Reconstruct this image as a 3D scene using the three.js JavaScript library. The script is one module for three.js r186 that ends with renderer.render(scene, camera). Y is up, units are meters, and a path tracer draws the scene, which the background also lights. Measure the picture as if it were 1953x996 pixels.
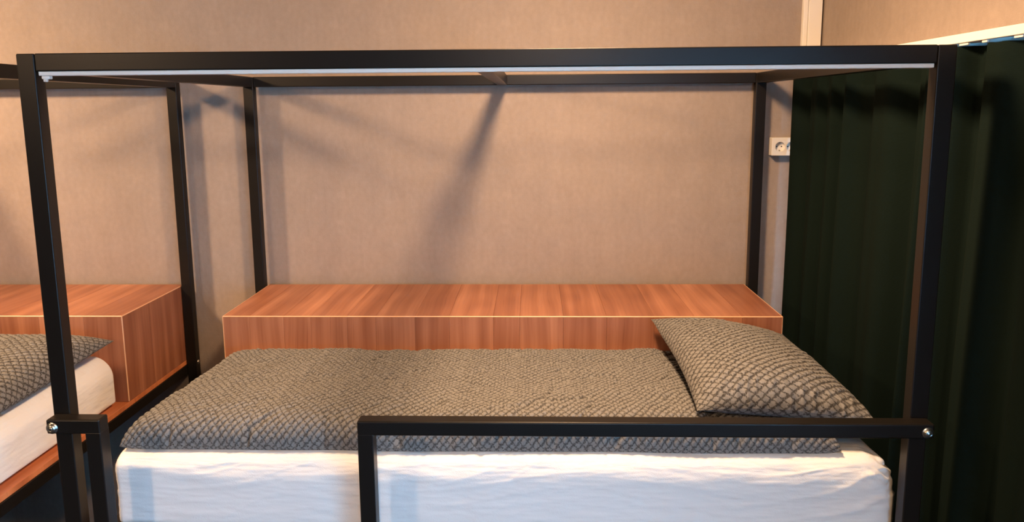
import * as THREE from 'three';
import { RoundedBoxGeometry } from 'three/addons/geometries/RoundedBoxGeometry.js';
import { mergeGeometries } from 'three/addons/utils/BufferGeometryUtils.js';
import { ImprovedNoise } from 'three/addons/math/ImprovedNoise.js';
import { RectAreaLightUniformsLib } from 'three/addons/lights/RectAreaLightUniformsLib.js';

// ---------------------------------------------------------------- camera, light, exposure
const scene = new THREE.Scene();
const F = 1322.4, PX = 978.7, PY = 392.6, IW = 1953, IH = 996;
const camera = new THREE.PerspectiveCamera(2 * Math.atan(IH / 2 / F) * 180 / Math.PI, IW / IH, 0.05, 60);
camera.setViewOffset(IW, IH, IW / 2 - PX, IH / 2 - PY, IW, IH);
camera.position.set(1.1706, 2.1713, 2.8743);
camera.rotation.order = 'YXZ';
camera.rotation.set(-0.14115, 0.02828, -0.00756);
scene.add(camera);

const renderer = new THREE.WebGLRenderer({ antialias: true });
renderer.toneMapping = THREE.LinearToneMapping;
renderer.toneMappingExposure = 1.0;
renderer.shadowMap.enabled = true;
RectAreaLightUniformsLib.init();

const SKY = new THREE.Color().setRGB(0.22, 0.64, 1.12);      // overcast daylight seen from a room balanced for warm lamps
scene.background = SKY;
scene.backgroundIntensity = 14;
const LAMP = new THREE.Color().setRGB(1.0, 0.63, 0.355);      // warm ceiling lamps
const LAMP_POWER = 11.4;                                      // candela of one globe

// ---------------------------------------------------------------- helpers
const V = (x, y, z) => new THREE.Vector3(x, y, z);
let seed = 7;
const rnd = () => { seed = (seed + 0x6d2b79f5) | 0; let t = Math.imul(seed ^ (seed >>> 15), 1 | seed); t = (t + Math.imul(t ^ (t >>> 7), 61 | t)) ^ t; return ((t ^ (t >>> 14)) >>> 0) / 4294967296; };
const perlin = new ImprovedNoise();
const noise = (x, y = 0, z = 0) => perlin.noise(x + 31.7, y + 11.3, z + 5.9);
const clamp = (x, a, b) => Math.min(b, Math.max(a, x));
const smooth = (a, b, x) => { const t = clamp((x - a) / (b - a), 0, 1); return t * t * (3 - 2 * t); };
const used = new Map();
function numbered(n) { const k = used.get(n) ?? 0; used.set(n, k + 1); return k ? `${n}_${String(k).padStart(3, '0')}` : n; }
function shade(o) { o.traverse((m) => { if (m.isMesh) { m.castShadow = true; m.receiveShadow = true; } }); return o; }

function boxUV(g) {                                           // uv in metres by the way a face points
  const p = g.attributes.position, n = g.attributes.normal, uv = new Float32Array(p.count * 2);
  for (let i = 0; i < p.count; i++) {
    const ax = Math.abs(n.getX(i)), ay = Math.abs(n.getY(i)), az = Math.abs(n.getZ(i));
    const [u, v] = ay > ax && ay > az ? [p.getX(i), p.getZ(i)] : ax > az ? [p.getZ(i), p.getY(i)] : [p.getX(i), p.getY(i)];
    uv[i * 2] = u; uv[i * 2 + 1] = v;
  }
  g.setAttribute('uv', new THREE.BufferAttribute(uv, 2));
  return g;
}
function span(x0, x1, y0, y1, z0, z1, r = 0.003, seg = 2) {    // a box between two corners, edges rounded
  const w = x1 - x0, h = y1 - y0, d = z1 - z0;
  const g = r > 0 ? new RoundedBoxGeometry(w, h, d, seg, Math.min(r, w / 2.01, h / 2.01, d / 2.01)) : new THREE.BoxGeometry(w, h, d);
  return boxUV(g.translate((x0 + x1) / 2, (y0 + y1) / 2, (z0 + z1) / 2));
}
function mesh(name, geo, mat, parent = scene) {
  const g = Array.isArray(geo) ? mergeGeometries(geo.map((x) => (x.index ? x.toNonIndexed() : x))) : geo;
  const m = new THREE.Mesh(g, mat);
  m.name = parent === scene ? numbered(name) : name;
  m.castShadow = m.receiveShadow = true;
  parent.add(m);
  return m;
}
function thing(name, label, category, pos = [0, 0, 0], group) {
  const o = new THREE.Group();
  o.name = numbered(name); o.position.set(...pos);
  o.userData = { label, category }; if (group) o.userData.group = group;
  scene.add(o); return o;
}
function part(name, parent) { const o = new THREE.Group(); o.name = name; parent.add(o); return o; }
function structure(name, geo, mat) { const m = mesh(name, geo, mat); m.userData = { kind: 'structure' }; return m; }

function dataTex(w, h, fn, srgb, rx = 1, ry = 1) {
  const d = new Uint8Array(w * h * 4);
  for (let y = 0; y < h; y++) for (let x = 0; x < w; x++) {
    const c = fn(x / w, y / h, x, y), o = (y * w + x) * 4;
    d[o] = clamp(c[0], 0, 1) * 255; d[o + 1] = clamp(c[1], 0, 1) * 255; d[o + 2] = clamp(c[2], 0, 1) * 255; d[o + 3] = 255;
  }
  const t = new THREE.DataTexture(d, w, h);
  t.wrapS = t.wrapT = THREE.RepeatWrapping; t.magFilter = THREE.LinearFilter; t.minFilter = THREE.LinearFilter;
  if (srgb) t.colorSpace = THREE.SRGBColorSpace;
  t.repeat.set(rx, ry); t.needsUpdate = true;
  return t;
}
const tiled = (u, v, fu, fv, s) => {                           // noise that repeats at the tile's edge
  const A = Math.PI * 2, a = u * A, b = v * A;
  return perlin.noise(Math.cos(a) * fu / A + s, Math.sin(a) * fu / A + s * 1.7, Math.cos(b) * fv / A + 3.1) * 0.5 +
    perlin.noise(Math.sin(b) * fv / A + s * 2.3, Math.cos(a) * fu / A + 7.7, Math.sin(a) * fu / A + s) * 0.5;
};

// ---------------------------------------------------------------- materials
const wallGrain = new Float32Array(512 * 512).map(() => rnd());
const wg = (x, y) => wallGrain[((y + 512) % 512) * 512 + ((x + 512) % 512)];
const wallBump = dataTex(512, 512, (u, v, x, y) => {
  const h = (wg(x, y) + wg(x + 1, y) + wg(x, y + 1) + wg(x + 1, y + 1)) / 4;
  const thread = 0.5 + 0.5 * Math.sin(y * Math.PI / 3) * 0.6;
  const q = 0.55 * h + 0.25 * thread + 0.3 * (tiled(u, v, 60, 60, 1.3) + 0.5);
  return [q, q, q];
}, false, 1 / 0.42, 1 / 0.42);
const wallMap = dataTex(512, 512, (u, v, x, y) => {
  const k = 1 + 0.05 * (wg(x, y) - 0.5) + 0.05 * tiled(u, v, 40, 40, 4.4) + 0.04 * tiled(u, v, 9, 9, 2.2);
  return [0.590 * k, 0.536 * k, 0.496 * k];
}, true, 1 / 0.7, 1 / 0.7);
const wallPaint = new THREE.MeshStandardMaterial({ map: wallMap, bumpMap: wallBump, bumpScale: 0.0008, roughness: 0.72 });
const darkPaint = new THREE.MeshStandardMaterial({ color: 0x3a3735, bumpMap: wallBump, bumpScale: 0.0008, roughness: 0.8 });
const ceilingPaint = new THREE.MeshStandardMaterial({ color: 0x514e4a, bumpMap: wallBump, bumpScale: 0.0006, roughness: 0.9 });
const whitePaint = new THREE.MeshStandardMaterial({ color: 0xe8e4dc, roughness: 0.5 });
const whitePlastic = new THREE.MeshStandardMaterial({ color: 0xe6e2da, roughness: 0.35 });
const trackPlastic = new THREE.MeshStandardMaterial({ color: 0xe4e0d8, roughness: 0.45 });
const darkGroove = new THREE.MeshStandardMaterial({ color: 0x4a4038, roughness: 0.8 });
const pinHole = new THREE.MeshStandardMaterial({ color: 0x1a1614, roughness: 0.9 });
const steelBump = dataTex(256, 256, (u, v, x, y) => { const h = 0.5 + 0.35 * (wg(x, y) - 0.5) + 0.3 * tiled(u, v, 50, 50, 9.1); return [h, h, h]; }, false, 1 / 0.12, 1 / 0.12);
const blackSteel = new THREE.MeshPhysicalMaterial({ color: new THREE.Color().setRGB(0.0095, 0.0080, 0.0068), roughness: 0.34, specularIntensity: 0.5, bumpMap: steelBump, bumpScale: 0.00012 });
const zinc = new THREE.MeshStandardMaterial({ color: 0xc9cac4, metalness: 1, roughness: 0.28 });
const carpet = new THREE.MeshStandardMaterial({ color: 0x232428, roughness: 0.95, bumpMap: wallBump, bumpScale: 0.003 });

// wood laminate: the grain runs along v
const woodRows = new Float32Array(4096).map(() => rnd());
const woodMap = dataTex(1024, 1024, (u, v, x, y) => {
  const warp = 0.035 * tiled(u, v, 5, 3, 0.7) + 0.010 * tiled(u, v, 14, 4, 5.5);
  const s = u + warp;
  const broad = tiled(s, v, 14, 1.2, 2.9), fine = tiled(s, v, 60, 2.2, 8.8), pore = tiled(s, v * 1.0, 190, 9, 6.1);
  const cloud = tiled(u, v, 7, 6, 13.3);
  let k = 1 + 0.22 * broad + 0.09 * fine + 0.14 * cloud;
  if (pore > 0.22) k -= 0.05 * (pore - 0.22) / 0.2;
  return [0.685 * k, 0.440 * (0.35 * k * k + 0.65 * k), 0.325 * (0.55 * k * k + 0.45 * k)];
}, true);
const woodTones = [[1, 1, 1], [0.90, 0.86, 0.84], [1.18, 1.2, 1.18], [0.95, 0.92, 0.90], [1.03, 1.0, 0.97]].map(([r, g, b]) =>
  new THREE.MeshPhysicalMaterial({ map: woodMap, color: new THREE.Color().setRGB(0.73 * r, 0.80 * g, 0.86 * b), roughness: 0.42, specularIntensity: 0.7 }));
const edgeWood = new THREE.MeshStandardMaterial({ color: 0xd9ac88, roughness: 0.5 });
const boardWood = new THREE.MeshPhysicalMaterial({ map: woodMap, color: new THREE.Color().setRGB(1.25, 1.12, 0.85), roughness: 0.45 });

// linen
const sheetBump = dataTex(512, 512, (u, v, x, y) => {
  const h = 0.5 + 0.9 * tiled(u, v, 6, 30, 3.3) + 0.35 * tiled(u, v, 16, 70, 6.3) + 0.10 * (wg(x, y) - 0.5);
  return [h, h, h];
}, false, 1 / 0.6, 1 / 0.6);
const sheetCloth = new THREE.MeshPhysicalMaterial({ color: new THREE.Color().setRGB(0.78, 0.775, 0.76), roughness: 0.9, bumpMap: sheetBump, bumpScale: 0.003, sheen: 0.2, sheenRoughness: 0.6 });

// printed net of dark lines on taupe cloth; one tile holds eight cells each way
const NT = 8;
const jitter = new Float32Array(64 * 64).map(() => rnd() - 0.5);
const netMap = (soft, seedShift) => dataTex(1024, 1024, (u, v, x, y) => {
  const wob = 0.20 * tiled(u, v, 34, 34, 1.9) + 0.1 * tiled(u, v, 80, 80, 3.9), wob2 = 0.20 * tiled(u, v, 34, 34, 7.2) + 0.1 * tiled(u, v, 80, 80, 8.3);
  const a = u * NT + wob, b = v * NT + wob2, p = a + b, q = a - b;
  const dp = Math.abs(p - Math.round(p)), dq = Math.abs(q - Math.round(q));
  const cell = jitter[(((Math.floor(p) % 64) + 64) % 64) * 64 + (((Math.floor(q) % 64) + 64) % 64)];
  const thick = 0.045 + 0.05 * tiled(u, v, 50, 50, 4.1);
  const line = 1 - smooth(thick, thick + 0.15, Math.min(dp * 0.8, dq * 1.3));
  const weave = 0.05 * (wg(x, y) - 0.5) + 0.03 * Math.sin(x * 1.3) * Math.sin(y * 1.3);
  const k = 1 + 0.02 * cell + weave + 0.14 * tiled(u, v, 60, 60, 2.6);
  const m = clamp(line * (soft + 0.9 * tiled(u, v, 90, 90, 5.3 + seedShift)), 0, 0.9);
  return [(0.468 * (1 - m) + 0.13 * m) * k, (0.464 * (1 - m) + 0.12 * m) * k, (0.456 * (1 - m) + 0.115 * m) * k];
}, true);
const duvetCloth = new THREE.MeshPhysicalMaterial({ map: netMap(0.56, 0), roughness: 0.82, sheen: 0.25, sheenRoughness: 0.5 });
const pillowCloth = new THREE.MeshPhysicalMaterial({ map: netMap(0.72, 2.7), roughness: 0.78, sheen: 0.25, sheenRoughness: 0.5 });

const curtainBump = dataTex(256, 256, (u, v, x, y) => { const h = wg(x, y) * 0.6 + 0.2 * Math.sin(y * Math.PI / 2) + 0.2; return [h, h, h]; }, false, 1 / 0.15, 1 / 0.15);
const curtainCloth = new THREE.MeshPhysicalMaterial({ color: new THREE.Color().setRGB(0.0046, 0.0098, 0.0078), roughness: 0.9, bumpMap: curtainBump, bumpScale: 0.0006, specularIntensity: 0.12 });

// ---------------------------------------------------------------- the room
const RX0 = -5.0, RX1 = 2.325, RZ1 = 4.9, RY = 3.08, T = 0.15;
structure('floor', span(RX0 - T, RX1 + T, -T, 0, -T, RZ1 + T, 0), carpet);
structure('ceiling', span(RX0 - T, RX1 + T, RY, RY + T, -T, RZ1 + T, 0), ceilingPaint);
structure('wall_back', span(RX0 - T, RX1 + T, 0, RY, -T, 0, 0), wallPaint);
const FW = [1.4, 2.2, 0.95, 2.3];                               // window opening in the wall behind the camera
structure('wall_front', [span(RX0 - T, FW[0], 0, RY, RZ1, RZ1 + T, 0), span(FW[1], RX1 + T, 0, RY, RZ1, RZ1 + T, 0), span(FW[0], FW[1], 0, FW[2], RZ1, RZ1 + T, 0), span(FW[0], FW[1], FW[3], RY, RZ1, RZ1 + T, 0)], darkPaint);
structure('wall_left', span(RX0 - T, RX0, 0, RY, 0, RZ1, 0), darkPaint);
// right wall with two window openings: one behind the curtain, one nearer than the camera
const WIN = [[0.34, 1.75, 0.95, 2.05], [2.75, 4.5, 0.95, 2.3]];
{
  const g = [];
  let z = 0;
  for (const [z0, z1, y0, y1] of WIN) {
    g.push(span(RX1, RX1 + T, 0, RY, z, z0, 0), span(RX1, RX1 + T, 0, y0, z0, z1, 0), span(RX1, RX1 + T, y1, RY, z0, z1, 0));
    z = z1;
  }
  g.push(span(RX1, RX1 + T, 0, RY, z, RZ1, 0));
  structure('wall_right', g, wallPaint);
}
const glass = new THREE.MeshPhysicalMaterial({ color: 0xffffff, transmission: 1, thickness: 0, roughness: 0, ior: 1.45 });
WIN.forEach(([z0, z1, y0, y1], i) => {
  const w = new THREE.Group(); w.name = `window_${i + 1}`; w.userData = { kind: 'structure' }; scene.add(w);
  const b = 0.05, x0 = RX1 + 0.06, x1 = RX1 + 0.12, zm = (z0 + z1) / 2;
  mesh('window_frame', [span(x0, x1, y0, y0 + b, z0, z1), span(x0, x1, y1 - b, y1, z0, z1), span(x0, x1, y0 + b, y1 - b, z0, z0 + b), span(x0, x1, y0 + b, y1 - b, z1 - b, z1), span(x0, x1, y0 + b, y1 - b, zm - b / 2, zm + b / 2)], whitePaint, w);
  mesh('pane', span(x0 + 0.028, x0 + 0.032, y0 + b, y1 - b, z0 + b, zm - b / 2, 0), glass, w);
  mesh('pane', span(x0 + 0.028, x0 + 0.032, y0 + b, y1 - b, zm + b / 2, z1 - b, 0), glass, w);
  mesh('window_sill', span(RX1 - 0.02, RX1 + 0.06, y0 - 0.03, y0, z0, z1), whitePaint, w);
});
{
  const [x0, x1, y0, y1] = FW, w = new THREE.Group(); w.name = 'window_3'; w.userData = { kind: 'structure' }; scene.add(w);
  const b = 0.05, z0 = RZ1 + 0.06, z1 = RZ1 + 0.12;
  mesh('window_frame', [span(x0, x1, y0, y0 + b, z0, z1), span(x0, x1, y1 - b, y1, z0, z1), span(x0, x0 + b, y0 + b, y1 - b, z0, z1), span(x1 - b, x1, y0 + b, y1 - b, z0, z1)], whitePaint, w);
  mesh('pane', span(x0 + b, x1 - b, y0 + b, y1 - b, z0 + 0.028, z0 + 0.032, 0), glass, w);
  mesh('window_sill', span(x0, x1, y0 - 0.03, y0, RZ1 - 0.02, RZ1 + 0.06), whitePaint, w);
}
// cable trunking in the corner
{
  const t = new THREE.Group(); t.name = 'trim_1'; t.userData = { kind: 'structure' }; scene.add(t);
  mesh('base', span(2.245, 2.263, 0, RY, 0, 0.022, 0.002), whitePaint, t);
  mesh('cover', span(2.2645, 2.317, 0, RY, 0, 0.025, 0.002), whitePaint, t);
  mesh('backing', span(2.25, 2.31, 0, RY, 0, 0.017, 0), whitePaint, t);
}

// ---------------------------------------------------------------- ceiling lamps
const lampGlow = new THREE.MeshStandardMaterial({ color: 0xf4efe6, roughness: 0.5, emissive: LAMP, emissiveIntensity: 3 });
const lampSpots = [[1.28, 1.14, 1.0, 'near the wall over the middle bed'], [-1.5, 1.1, 1.4, 'near the wall over the left bed'], [1.28, 3.9, 1.0, 'facing the middle bed'], [-1.5, 3.9, 1.3, 'facing the left bed']];
for (const [x, z, k, where] of lampSpots) {
  const t = thing('globe_lamp', `round white globe lamp on the ceiling ${where}`, 'lamp', [x, RY, z], 'globe lamps on the ceiling');
  mesh('base', [new THREE.CylinderGeometry(0.06, 0.07, 0.03, 40).translate(0, -0.015, 0), new THREE.CylinderGeometry(0.045, 0.045, 0.09, 32).translate(0, -0.06, 0)], whitePaint, t);
  const pr = [];
  for (let i = 0; i <= 24; i++) { const a = i / 24 * (Math.PI - 0.5); pr.push(new THREE.Vector2(Math.max(1e-4, 0.145 * Math.sin(a)), -0.225 - 0.145 * Math.cos(a))); }
  mesh('globe', new THREE.LatheGeometry(pr, 48), lampGlow, t);
  // frosted globe with a clear lower half: it shines all round, and more strongly downwards
  const l = new THREE.PointLight(LAMP, LAMP_POWER * k * 0.42), d = new THREE.SpotLight(LAMP, LAMP_POWER * k * 0.95, 0, 1.5, 1);
  for (const q of [l, d]) { q.position.set(x, RY - 0.225, z); q.name = 'lamp_light'; q.castShadow = true; q.shadow.radius = 5.2; q.shadow.mapSize.set(1024, 1024); scene.add(q); }
  d.target.position.set(x, 0, z); scene.add(d.target);
}

// ---------------------------------------------------------------- canopy bed frame
const W = 2.1, D = 1.302, TOP = 2.30, A = 0.0414, B = 0.0335, RH = 0.040, ZB = 0.0607, BOARD = 1.104;
function boltGeo(x, y, z, r, axis = 'z') {
  const pr = [[0.0001, 0.62], [0.32, 0.60], [0.36, 0.50], [0.44, 0.50], [0.50, 0.58], [0.72, 0.46], [0.90, 0.24], [0.96, 0.1], [1.12, 0.08], [1.14, 0]].map(([a, b]) => new THREE.Vector2(a * r, b * r));
  const g = new THREE.LatheGeometry(pr.reverse(), 28);
  if (axis === 'z') g.rotateX(Math.PI / 2); else if (axis === 'x') g.rotateZ(-Math.PI / 2); else g.rotateX(Math.PI);
  return g.translate(x, y, z);
}
function makeFrame(label) {
  const t = thing('canopy_bed_frame', label, 'bed frame', [0, 0, 0]);
  const zb0 = ZB - B;
  for (const [x0, x1] of [[0, A], [W - A, W]]) for (const [z0, z1] of [[D - B, D], [zb0, ZB]]) mesh('post', span(x0, x1, 0, TOP, z0, z1), blackSteel, t);
  for (const [z0, z1] of [[D - B, D], [zb0, ZB]]) mesh('top_rail', span(A + 0.0006, W - A - 0.0006, TOP - RH, TOP + 0.0004, z0, z1 - 0.0006), blackSteel, t);
  for (const [x0, x1] of [[0, A], [W - A, W]]) mesh('top_rail', span(x0 + 0.0006, x1 - 0.0006, TOP - RH, TOP, ZB, D - B), blackSteel, t);
  mesh('cross_bar', span(1.03, 1.071, TOP - RH, TOP - 0.001, ZB, D - B), blackSteel, t);
  for (const [x0, x1] of [[A, 2 * A], [W - 2 * A, W - A]]) mesh('base_rail', span(x0, x1, BOARD - 0.058, BOARD - 0.018, zb0, D), blackSteel, t);
  for (const [z0, z1] of [[D - B, D], [zb0, ZB]]) mesh('base_rail', span(2 * A, W - 2 * A, BOARD - 0.058, BOARD - 0.018, z0, z1), blackSteel, t);
  const bb = mesh('base_board', span(0.11, 2.054, BOARD - 0.018, BOARD, 0.03, 1.225, 0.001), boardWood, t);
  bb.userData.label = 'pale orange wooden base board';
  mesh('bolt', boltGeo(W, 1.094, 0.044, 0.0085, 'x'), zinc, t);
  // white privacy curtain track under the front rail
  const tr = mesh('curtain_track', span(A + 0.003, W - A - 0.003, 2.2505, 2.2605, 1.278, 1.296, 0.002), trackPlastic, t);
  tr.userData.label = 'thin white curtain track';
  mesh('end_stop', [span(A + 0.007, A + 0.026, 2.243, 2.2505, 1.281, 1.293, 0.002), span(A + 0.009, A + 0.018, 2.237, 2.244, 1.284, 1.291, 0.002)], trackPlastic, tr);
  // guard rail on the front, right of the ladder gap, and the short bracket left of it
  const GZ0 = 1.3026, GZ1 = 1.339, GY = 1.4404, GH = 0.0362;
  const gr = part('guard_rail', t);
  mesh('guard_bar', span(0.754, 2.096, GY - GH, GY, GZ0, GZ1, 0.0045, 3), blackSteel, gr);
  mesh('guard_upright', span(0.754, 0.7917, 1.02, GY - GH + 0.004, GZ0, GZ1, 0.003), blackSteel, gr);
  mesh('bolt', boltGeo(2.081, 1.4195, GZ1, 0.0118), zinc, gr);
  mesh('bolt', boltGeo(0.773, 1.066, GZ1, 0.0118), zinc, gr);
  const gb = part('guard_bracket', t);
  mesh('guard_bar', span(0.006, 0.136, GY - GH, GY, GZ0, GZ1, 0.0045, 3), blackSteel, gb);
  mesh('guard_upright', span(0.099, 0.136, 1.02, GY - GH + 0.004, GZ0, GZ1, 0.003), blackSteel, gb);
  mesh('bolt', boltGeo(0.0205, 1.4195, GZ1, 0.0125), zinc, gb);
  mesh('bolt', boltGeo(0.1175, 1.066, GZ1, 0.0118), zinc, gb);
  mesh('nut', new THREE.CylinderGeometry(0.0055, 0.0055, 0.006, 6).translate(0.091, GY - GH - 0.003, 1.313), zinc, gb);
  return t;
}
const DX = -2.374;
function copy(o, dx, label, dy = 0, dz = 0) { const c = o.clone(); c.name = numbered(o.name.replace(/_\d{3}$/, '')); c.position.x += dx; c.position.y += dy; c.position.z += dz; c.userData = { ...o.userData, label }; scene.add(c); return c; }
const frame = makeFrame('black steel canopy bed frame with guard rail around the bed with the grey duvet');
copy(frame, DX, 'black steel canopy bed frame mostly cut off, around the bed without a visible duvet');

// ---------------------------------------------------------------- wooden boxes at the wall
const BX0 = 0.048, BX1 = 2.054, BY0 = BOARD + 0.001, BY1 = 1.432, BZ0 = 0.0275, BZ1 = 0.481;
function stave(x0, x1, y0, y1, z0, z1, along, parent) {
  const g = span(x0, x1, y0, y1, z0, z1, 0.0006, 1);
  const p = g.attributes.position, n = g.attributes.normal, uv = g.attributes.uv, ou = rnd() * 5, ov = rnd() * 5;
  for (let i = 0; i < p.count; i++) {                         // grain along the stave; u across it
    const c = along === 'z' ? [p.getX(i), p.getZ(i)] : along === 'y' ? [Math.abs(n.getX(i)) > 0.7 ? p.getZ(i) : p.getX(i), p.getY(i)] : [p.getZ(i), p.getY(i)];
    uv.setXY(i, c[0] / 0.55 + ou, c[1] / 0.9 + ov);
  }
  return g;
}
function makeBox(label) {
  const t = thing('wooden_box', label, 'box', [0, 0, 0]), th = 0.018, e = 0.003;
  const top = part('top_panel', t), front = part('front_panel', t), cuts = [BX0 + e];
  while (cuts[cuts.length - 1] < BX1 - 0.2) cuts.push(cuts[cuts.length - 1] + 0.095 + rnd() * 0.075);
  cuts.push(BX1 - e);
  let tone = 0;
  for (let i = 0; i + 1 < cuts.length; i++) {
    tone = (tone + 1 + Math.floor(rnd() * 4)) % 5;
    const a = cuts[i] + 0.0002, b = cuts[i + 1] - 0.0002;
    mesh('stave', stave(a, b, BY1 - th, BY1, BZ0, BZ1 - e, 'z', top), woodTones[tone], top);
    mesh('stave', stave(a, b, BY0, BY1 - e, BZ1 - th, BZ1, 'y', front), woodTones[(tone + (rnd() < 0.3 ? 1 : 0)) % 5], front);
  }
  for (const [x0, x1] of [[BX0, BX0 + th], [BX1 - th, BX1]]) {
    const end = part('end_panel', t);
    const zc = [BZ0, 0.15, 0.30, BZ1 - e];
    for (let i = 0; i < 3; i++) mesh('stave', stave(x0, x1, BY0, BY1 - e, zc[i] + 0.0002, zc[i + 1] - 0.0002, 'x', end), woodTones[[1, 3, 1][i]], end);
  }
  mesh('back_panel', span(BX0 + th, BX1 - th, BY0, BY1 - th, BZ0, BZ0 + 0.01, 0), boardWood, t);
  const s = 0.0036, strip = (l, rot) => { const g = new THREE.BoxGeometry(l, s, s).rotateX(Math.PI / 4); if (rot === 'z') g.rotateY(Math.PI / 2); if (rot === 'y') g.rotateZ(Math.PI / 2); return g; };
  const k = 0.0021;
  const eb = mesh('edge_banding', [strip(BX1 - BX0 - 0.004).translate((BX0 + BX1) / 2, BY1 - k, BZ1 - k),
    ...[BX0 + k, BX1 - k].flatMap((x) => [strip(BZ1 - BZ0 - 0.004, 'z').translate(x, BY1 - k, (BZ0 + BZ1) / 2), strip(BY1 - BY0 - 0.004, 'y').translate(x, (BY0 + BY1) / 2, BZ1 - k)])], edgeWood, t);
  eb.userData.label = 'pale worn edges';
  return t;
}
const box = makeBox('long orange-brown wooden box at the wall behind the grey duvet');
copy(box, DX, 'orange-brown wooden box with its dark end showing, behind the left bed');

// ---------------------------------------------------------------- mattresses
function makeMattress(label) {
  const x0 = 0.094, x1 = 2.082, y0 = BOARD + 0.001, y1 = 1.297, z0 = 0.492, z1 = 1.245;
  const g = new THREE.BoxGeometry(x1 - x0, y1 - y0, z1 - z0, 300, 36, 110).translate((x0 + x1) / 2, (y0 + y1) / 2, (z0 + z1) / 2);
  const p = g.attributes.position, nr = g.attributes.normal, uv = g.attributes.uv, v = V(), c = V(), n = V();
  for (let i = 0; i < p.count; i++) {
    v.fromBufferAttribute(p, i);
    const right = smooth(1.3, 2.05, v.x), r = 0.040 + 0.030 * smooth(0.09, 0.4, v.x) + 0.012 * right, rb = 0.02, rf = 0.048;
    const u0 = Math.abs(nr.getY(i)) > 0.5 ? [v.x, v.z] : Math.abs(nr.getX(i)) > 0.5 ? [v.z, v.y] : [v.x, v.y];
    uv.setXY(i, ...u0);
    const rx = v.x < 1 ? 0.012 : r;
    c.set(clamp(v.x, x0 + rx, x1 - rx), clamp(v.y, y0 + rb, y1 - r), clamp(v.z, z0 + 0.03, z1 - (v.y > (y0 + y1) / 2 ? rf : 0.03)));
    n.copy(v).sub(c);
    const below = v.y < y0 + rb ? rb / 0.03 : 1;
    const ax = rx, ay = v.y > (y0 + y1) / 2 ? r : rb, az = v.z > 0.9 ? (v.y > (y0 + y1) / 2 ? rf : 0.03) : 0.03;
    const q = V(n.x / ax, n.y / ay, n.z / az), L = q.length();
    const m = Math.max(Math.abs(q.x), Math.abs(q.y), Math.abs(q.z));
    if (L > 1e-6) { q.multiplyScalar(m / L); v.copy(c).add(V(q.x * ax, q.y * ay, q.z * az)); n.copy(q).normalize(); } else n.set(0, 0, 0);
    // the sheet: fine creases drawn along the length, gathers at the right corner
    const side = smooth(0.3, 0.8, n.z) * smooth(y0 - 0.01, y0 + 0.05, v.y), topw = smooth(0.3, 0.9, n.y);
    const wav = noise(v.x * 2.2, v.y * 3, 4) * 0.05;
    const ridge = (f, s, k) => { const h = noise(v.x * f, (v.y + wav * k) * s, k * 7.3); return Math.pow(1 - Math.abs(h) * 2, 6); };
    let d = side * (0.0016 * ridge(1.6, 26, 1) + 0.0012 * ridge(3.1, 44, 2.1) + 0.004 * noise(v.x * 1.7, v.y * 6, 2));
    d += topw * (0.0011 * ridge(1.4, 0, 3) * 0 + 0.0015 * noise(v.x * 5, v.z * 14, 9));
    const cd = Math.hypot((v.x - 2.045) / 0.05, (v.y - 1.262) / 0.03, (v.z - 1.2) / 0.06);
    d += 0.005 * Math.exp(-cd * cd) * Math.sin(v.x * 260 + v.y * 330 + 4 * noise(v.x * 30, v.y * 30));
    d += side * 0.0022 * smooth(1.5, 2.05, v.x) * Math.pow(0.5 + 0.5 * Math.sin((v.y + (2.08 - v.x) * 0.28) * 95 + 3 * noise(v.x * 4, v.y * 9)), 5);
    v.addScaledVector(n, d);
    p.setXYZ(i, v.x, v.y, v.z);
  }
  g.computeVertexNormals();
  const t = thing('mattress', label, 'mattress', [0, 0, 0]);
  mesh('fitted_sheet', g, sheetCloth, t);
  return t;
}
const mattress = makeMattress('thick mattress in a white fitted sheet under the grey netted duvet');
const mattress2 = copy(mattress, DX - 0.054, 'mattress in a white fitted sheet on the left bed, beside its orange board');
mattress2.position.z += 0.002;

// ---------------------------------------------------------------- duvet and pillows
const puff = (s, t) => { const p = s + t, q = s - t; return Math.sqrt(Math.abs(Math.sin(Math.PI * p) * Math.sin(Math.PI * q)) + 1e-4); };
function stretched(n, k) { return Array.from({ length: n + 1 }, (_, i) => { const a = -1 + 2 * i / n; return a * (1 - k) + Math.sin(a * Math.PI / 2) * k; }); }
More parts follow.
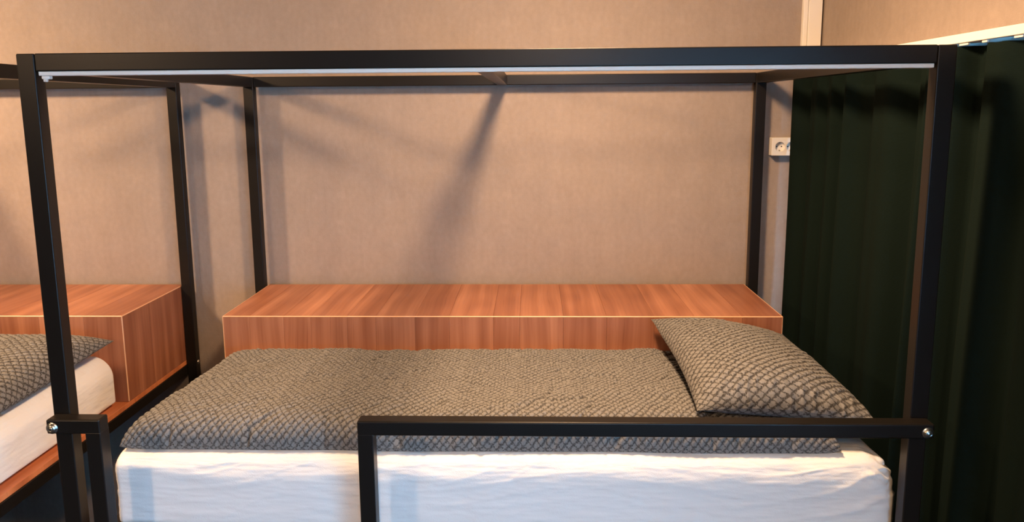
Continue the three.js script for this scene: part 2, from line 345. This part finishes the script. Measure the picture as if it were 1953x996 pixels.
// closed cloth bag: shape(a, b, side) gives a point; relief is pushed out along the smooth normal
function bag(nu, nv, k, cw, ch, warp, shape, relief) {
  const as = stretched(nu, k), bs = stretched(nv, k), parts = [];
  for (const side of [1, -1]) {
    const pos = new Float32Array((nu + 1) * (nv + 1) * 3), uv = new Float32Array((nu + 1) * (nv + 1) * 2), idx = [];
    const at = (i, j) => j * (nu + 1) + i;
    for (let j = 0; j <= nv; j++) for (let i = 0; i <= nu; i++) shape(as[i], bs[j], side).toArray(pos, at(i, j) * 3);
    const P = (i, j) => V().fromArray(pos, at(i, j) * 3);
    // lengths along the cloth, measured on the middle lines, so that the print keeps its size
    const su = [0], sv = [0], jm = nv >> 1, im = nu >> 1;
    for (let i = 1; i <= nu; i++) su.push(su[i - 1] + P(i, jm).distanceTo(P(i - 1, jm)));
    for (let j = 1; j <= nv; j++) sv.push(sv[j - 1] + P(im, j).distanceTo(P(im, j - 1)));
    for (let j = 0; j <= nv; j++) for (let i = 0; i <= nu; i++) { 
      const p = P(i, j), wu = warp * (noise(p.x * 7, p.z * 7, 3.3) + 0.5 * noise(p.x * 19, p.z * 19, 1.2)), wv = warp * (noise(p.x * 6, p.z * 8, 9.1) + 0.5 * noise(p.x * 21, p.z * 17, 6.6));
      uv[at(i, j) * 2] = (su[i] + wu) / cw / NT; uv[at(i, j) * 2 + 1] = (sv[j] + wv) / ch / NT;
    }
    for (let j = 0; j < nv; j++) for (let i = 0; i < nu; i++) {
      const a = at(i, j), b = at(i + 1, j), c = at(i + 1, j + 1), d = at(i, j + 1);
      if (side > 0) idx.push(a, d, b, b, d, c); else idx.push(a, b, d, b, c, d);
    }
    const g = new THREE.BufferGeometry();
    g.setAttribute('position', new THREE.BufferAttribute(pos, 3)); g.setAttribute('uv', new THREE.BufferAttribute(uv, 2)); g.setIndex(idx);
    g.computeVertexNormals();
    if (relief) {
      const n = g.attributes.normal, v = V(), m = V();
      for (let j = 1; j < nv; j++) for (let i = 1; i < nu; i++) {
        const q = at(i, j); v.fromArray(pos, q * 3); m.fromBufferAttribute(n, q);
        v.addScaledVector(m, relief(v, uv[q * 2] * NT, uv[q * 2 + 1] * NT, side)).toArray(pos, q * 3);
      }
      g.computeVertexNormals();
    }
    parts.push(g);
  }
  return mergeGeometries(parts);
}
const pinches = [0.226, 0.426, 0.63, 0.826, 1.027, 1.228, 1.433, 1.63, 1.82];
function makeDuvet() {
  const x0 = 0.098, x1 = 1.945, z0 = 0.53, z1 = 1.212, base = 1.2985, cx = (x0 + x1) / 2, cz = (z0 + z1) / 2;
  const shape = (a, b, side) => {
    const ea = 1 - Math.pow(Math.abs(a), 22), eb = 1 - Math.pow(Math.abs(b), b > 0 ? 13 : 8), e = Math.sqrt(Math.max(0, ea * eb));
    const back = b < 0 ? -b : 0;
    let x = cx + a * (x1 - x0) / 2, z = cz + b * (z1 - z0) / 2;
    x += (a < 0 ? 1 : 0) * Math.abs(a) * 0.02 * (1 - b) * 0.5;               // the left edge leans in towards the back
    z += 0.006 * noise(x * 4, 2.2) * b;
    const wave = 0.010 * noise(x * 3.4, z * 4.0, 1.5) + 0.006 * noise(x * 8, z * 7, 8.2) - 0.006 * smooth(0.5, 0.85, x) * smooth(0.85, 0.5, Math.abs(x - 0.75) + 0.4);
    let y;
    if (side > 0) {
      const press = 0.026 * smooth(1.57, 1.70, x) * (0.35 + 0.65 * smooth(1.22, 1.1, z));
      y = base + 0.010 + e * (0.040 + 0.032 * smooth(0.6, 1.08, z) + wave - press);
    } else y = base + 0.010 - Math.min(0.0095, e * 0.03);
    return V(x, y, z);
  };
  const relief = (v, s, t, side) => {
    if (side < 0) return 0;
    const edge = Math.max(smooth(1.06, 1.212, v.z), 0.6 * smooth(0.63, 0.56, v.z));
    let d = 0.0046 * puff(s, t) + 0.0022 * noise(v.x * 30, v.z * 34, 3) + 0.0025 * noise(v.x * 13, v.z * 16, 6);
    for (const p of pinches) {
      const w = 0.0055 + 0.003 * noise(p * 50, v.z * 9), dx = v.x - p - 0.012 * noise(p * 40, v.z * 6, 2);
      d -= (0.0060 * edge * edge + 0.0018 * (0.5 + noise(p * 20, v.z * 11, 1))) * Math.exp(-(dx * dx) / (w * w));
    }
    const f = noise(v.x * 5 + v.z * 6, v.z * 3 - v.x * 2, 12);
    d -= 0.007 * Math.exp(-(f * f) / 0.0012) * (0.5 + noise(v.x * 6, v.z * 6, 4));
    const f2 = noise(v.x * 9 - v.z * 5, v.z * 6 + v.x * 2, 21);
    d -= 0.005 * Math.exp(-(f2 * f2) / 0.0010) * Math.max(0, 0.3 + 1.4 * noise(v.x * 4, v.z * 5, 14));
    return d * smooth(1.2985, 1.312, v.y);
  };
  return bag(600, 250, 0.35, 0.0205, 0.0235, 0.008, shape, relief);
}
{
  const t = thing('duvet', 'grey duvet with a dark net print spread along the bed', 'duvet', [0, 0, 0]);
  mesh('duvet_cover', makeDuvet(), duvetCloth, t);
}
function pillowGeo(w, d, up, down, lift, full) {
  const shape = (a, b, side) => {
    const x = a * w / 2 * (1 - 0.06 * (1 - b * b)), z = b * d / 2 * (1 - 0.035 * (1 - a * a));   // edges drawn in between the corners
    const e = Math.pow(Math.max(0, (1 - Math.pow(Math.abs(a), a > 0 ? full[0] : full[1])) * (1 - Math.pow(Math.abs(b), b > 0 ? full[2] : full[3]))), 0.56);
    const y = side > 0 ? e * up : -Math.min(e * down * 1.5, down);
    return V(x, y + lift(a, b), z);
  };
  const relief = (v, s, t, side) => {
    const a = v.x / (w / 2), b = v.z / (d / 2), rim = Math.min(1, 3.4 * (1 - Math.abs(a)), 3.4 * (1 - Math.abs(b)));
    if (side < 0) return -0.2 * down * 0;
    const fr = smooth(0.72, 0.97, b);
    const gather = Math.pow(0.5 + 0.5 * Math.sin(v.x * 190 + 5 * noise(v.x * 22, v.z * 20)), 2) - 0.5;
    return rim * (0.0040 * puff(s, t) + 0.0022 * noise(v.x * 24, v.z * 24, 5)) + fr * Math.min(1, 6 * (1 - Math.abs(b)) + 0.25) * 0.006 * gather;
  };
  return bag(180, 250, 0.45, 0.028, 0.0245, 0.006, shape, relief);
}
{
  const t = thing('pillow', 'plump grey pillow with a dark net print lying on the duvet end', 'pillow', [1.815, 1.4045, 0.852]);
  const sag = (a, b) => -0.016 * a - 0.012 * (a > 0 ? a : 0) * (b < 0 ? 1 : 0.4) - 0.014 * (b > 0 ? b * b * a * a : 0) + 0.010 * smooth(-0.5, -1, b) * (a < 0 ? 1 : 0);
  mesh('pillowcase', pillowGeo(0.46, 0.69, 0.080, 0.033, sag, [1.9, 2.4, 7, 1.7]), pillowCloth, t);
  const t2 = thing('pillow', 'dark grey netted pillow on the white mattress of the left bed', 'pillow', [1.815 + DX - 0.052, 1.330, 0.87]);
  mesh('pillowcase', pillowGeo(0.56, 0.70, 0.085, 0.028, (a, b) => 0.022 * smooth(0.2, -1, b), [4.5, 3, 5, 2.2]), pillowCloth, t2);
}

// ---------------------------------------------------------------- curtain, its rail, the socket
{
  const z0 = 0.075, z1 = 2.0, yT = 2.3068, yB = 0.03, nz = 520, ny = 90, th = 0.003;
  const fold = (z, s) => {                                     // s runs from 0 at the top to 1 at the floor
    const w = 0.10 * noise(z * 3.1, 0.4) + 0.02 * s * noise(z * 2.2, s * 2, 9);
    const ph = (z + w) * Math.PI * 2 / 0.165, amp = (0.019 + 0.008 * s) * (0.9 + 0.8 * noise(z * 4.2, 3.3, s * 0.8));
    return amp * Math.sin(ph + 0.5 * Math.sin(ph)) + 0.28 * amp * Math.sin(ph * 2.3 + 1.2 + 2 * s) + 0.005 * noise(z * 14, s * 2.5, 6) + 0.012 * noise(z * 2, s, 1);
  };
  const pt = (i, j, o) => {
    const z = z0 + (z1 - z0) * i / nz, s = j / ny;
    const x = 2.214 - 0.012 * s + fold(z, s), dzx = (fold(z + 0.002, s) - fold(z - 0.002, s)) / 0.004, L = Math.hypot(1, dzx);
    return [x + o / L, yT + (yB - yT) * s + 0.004 * noise(z * 30, 1) * (j === 0 ? 1 : 0), z - o * dzx / L];
  };
  const pos = [], uv = [], idx = [], N = (nz + 1) * (ny + 1);
  for (const o of [-th / 2, th / 2]) for (let j = 0; j <= ny; j++) for (let i = 0; i <= nz; i++) { pos.push(...pt(i, j, o)); uv.push(i / nz * 2.6, j / ny * 2.3); }
  const at = (i, j, k) => k * N + j * (nz + 1) + i;
  const quad = (a, b, c, d) => idx.push(a, b, c, a, c, d);
  for (let j = 0; j < ny; j++) for (let i = 0; i < nz; i++) { quad(at(i, j, 0), at(i, j + 1, 0), at(i + 1, j + 1, 0), at(i + 1, j, 0)); quad(at(i, j, 1), at(i + 1, j, 1), at(i + 1, j + 1, 1), at(i, j + 1, 1)); }
  for (let j = 0; j < ny; j++) { quad(at(0, j, 0), at(0, j, 1), at(0, j + 1, 1), at(0, j + 1, 0)); quad(at(nz, j, 0), at(nz, j + 1, 0), at(nz, j + 1, 1), at(nz, j, 1)); }
  for (let i = 0; i < nz; i++) { quad(at(i, 0, 0), at(i + 1, 0, 0), at(i + 1, 0, 1), at(i, 0, 1)); quad(at(i, ny, 0), at(i, ny, 1), at(i + 1, ny, 1), at(i + 1, ny, 0)); }
  const g = new THREE.BufferGeometry();
  g.setAttribute('position', new THREE.Float32BufferAttribute(pos, 3)); g.setAttribute('uv', new THREE.Float32BufferAttribute(uv, 2)); g.setIndex(idx); g.computeVertexNormals();
  const t = thing('curtain', 'long dark green curtain hanging in folds beside the bed', 'curtain');
  mesh('curtain_cloth', g, curtainCloth, t);

  const r = thing('curtain_rail', 'white curtain rail board along the wall above the dark green curtain', 'curtain rail');
  mesh('rail_board', span(2.190, RX1 - 0.001, 2.3145, 2.3365, 0.028, 2.05, 0.002), whitePaint, r);
  for (let k = 0; k < 22; k++) { const z = 0.11 + k * 0.088; const h = 0.009 + 0.010 * rnd(), q = z + 0.03 * (rnd() - 0.5); mesh('glider', span(2.194, 2.200, 2.3085, 2.3147, q - h, q + h, 0.0015), whitePlastic, r); }
}
// the bunks below are closed off with dark curtains under the front rails
for (const [dx, label] of [[0, 'dark green curtain closing the bunk under the grey duvet bed'], [DX, 'dark green curtain closing the bunk under the left bed']]) {
  const g = new THREE.BoxGeometry(1.98, 1.0, 0.004, 260, 12, 1), p = g.attributes.position;
  for (let i = 0; i < p.count; i++) { const x = p.getX(i); p.setZ(i, p.getZ(i) + 0.012 * Math.sin(x * 52 + 3 * noise(x * 3, dx)) * (0.7 + 0.5 * noise(x * 5, dx + 2))); }
  g.computeVertexNormals();
  const t = thing('bunk_curtain', label, 'curtain', [1.05 + dx, 0.54, 1.248]);
  mesh('curtain_cloth', g, curtainCloth, t);
}
{
  const t = thing('wall_socket', 'white double wall socket beside the curtain edge', 'socket', [2.19, 2.0055, 0]);
  mesh('housing', span(-0.052, 0.074, -0.0365, 0.0365, 0, 0.020, 0.003), whitePlastic, t);
  const sh = new THREE.Shape(), rr = 0.004, [a0, a1, b0, b1] = [-0.052, 0.074, -0.0365, 0.0365], outlets = [-0.018, 0.0265];
  sh.moveTo(a0 + rr, b0); sh.lineTo(a1 - rr, b0); sh.quadraticCurveTo(a1, b0, a1, b0 + rr); sh.lineTo(a1, b1 - rr); sh.quadraticCurveTo(a1, b1, a1 - rr, b1); sh.lineTo(a0 + rr, b1); sh.quadraticCurveTo(a0, b1, a0, b1 - rr); sh.lineTo(a0, b0 + rr); sh.quadraticCurveTo(a0, b0, a0 + rr, b0);
  for (const x of outlets) { const h = new THREE.Path(); h.absarc(x, 0, 0.0185, 0, Math.PI * 2, true); sh.holes.push(h); }
  mesh('cover_plate', new THREE.ExtrudeGeometry(sh, { depth: 0.016, bevelEnabled: true, bevelThickness: 0.0025, bevelSize: 0.0015, bevelOffset: -0.0015, bevelSegments: 3, curveSegments: 32 }).translate(0, 0, 0.0205), whitePlastic, t);
  for (const x of outlets) {
    const o = part('outlet', t);
    mesh('well', new THREE.CylinderGeometry(0.0195, 0.0195, 0.004, 36).rotateX(Math.PI / 2).translate(x, 0, 0.0225), whitePlastic, o);
    for (const d of [-0.0095, 0.0095]) mesh('pin_hole', new THREE.CylinderGeometry(0.0027, 0.0027, 0.002, 14).rotateX(Math.PI / 2).translate(x + d, 0, 0.0245), pinHole, o);
    for (const d of [-0.0155, 0.0155]) mesh('earth_clip', span(x - 0.0025, x + 0.0025, d - 0.002, d + 0.002, 0.0245, 0.033, 0.0005), zinc, o);
  }
}
renderer.render(scene, camera);
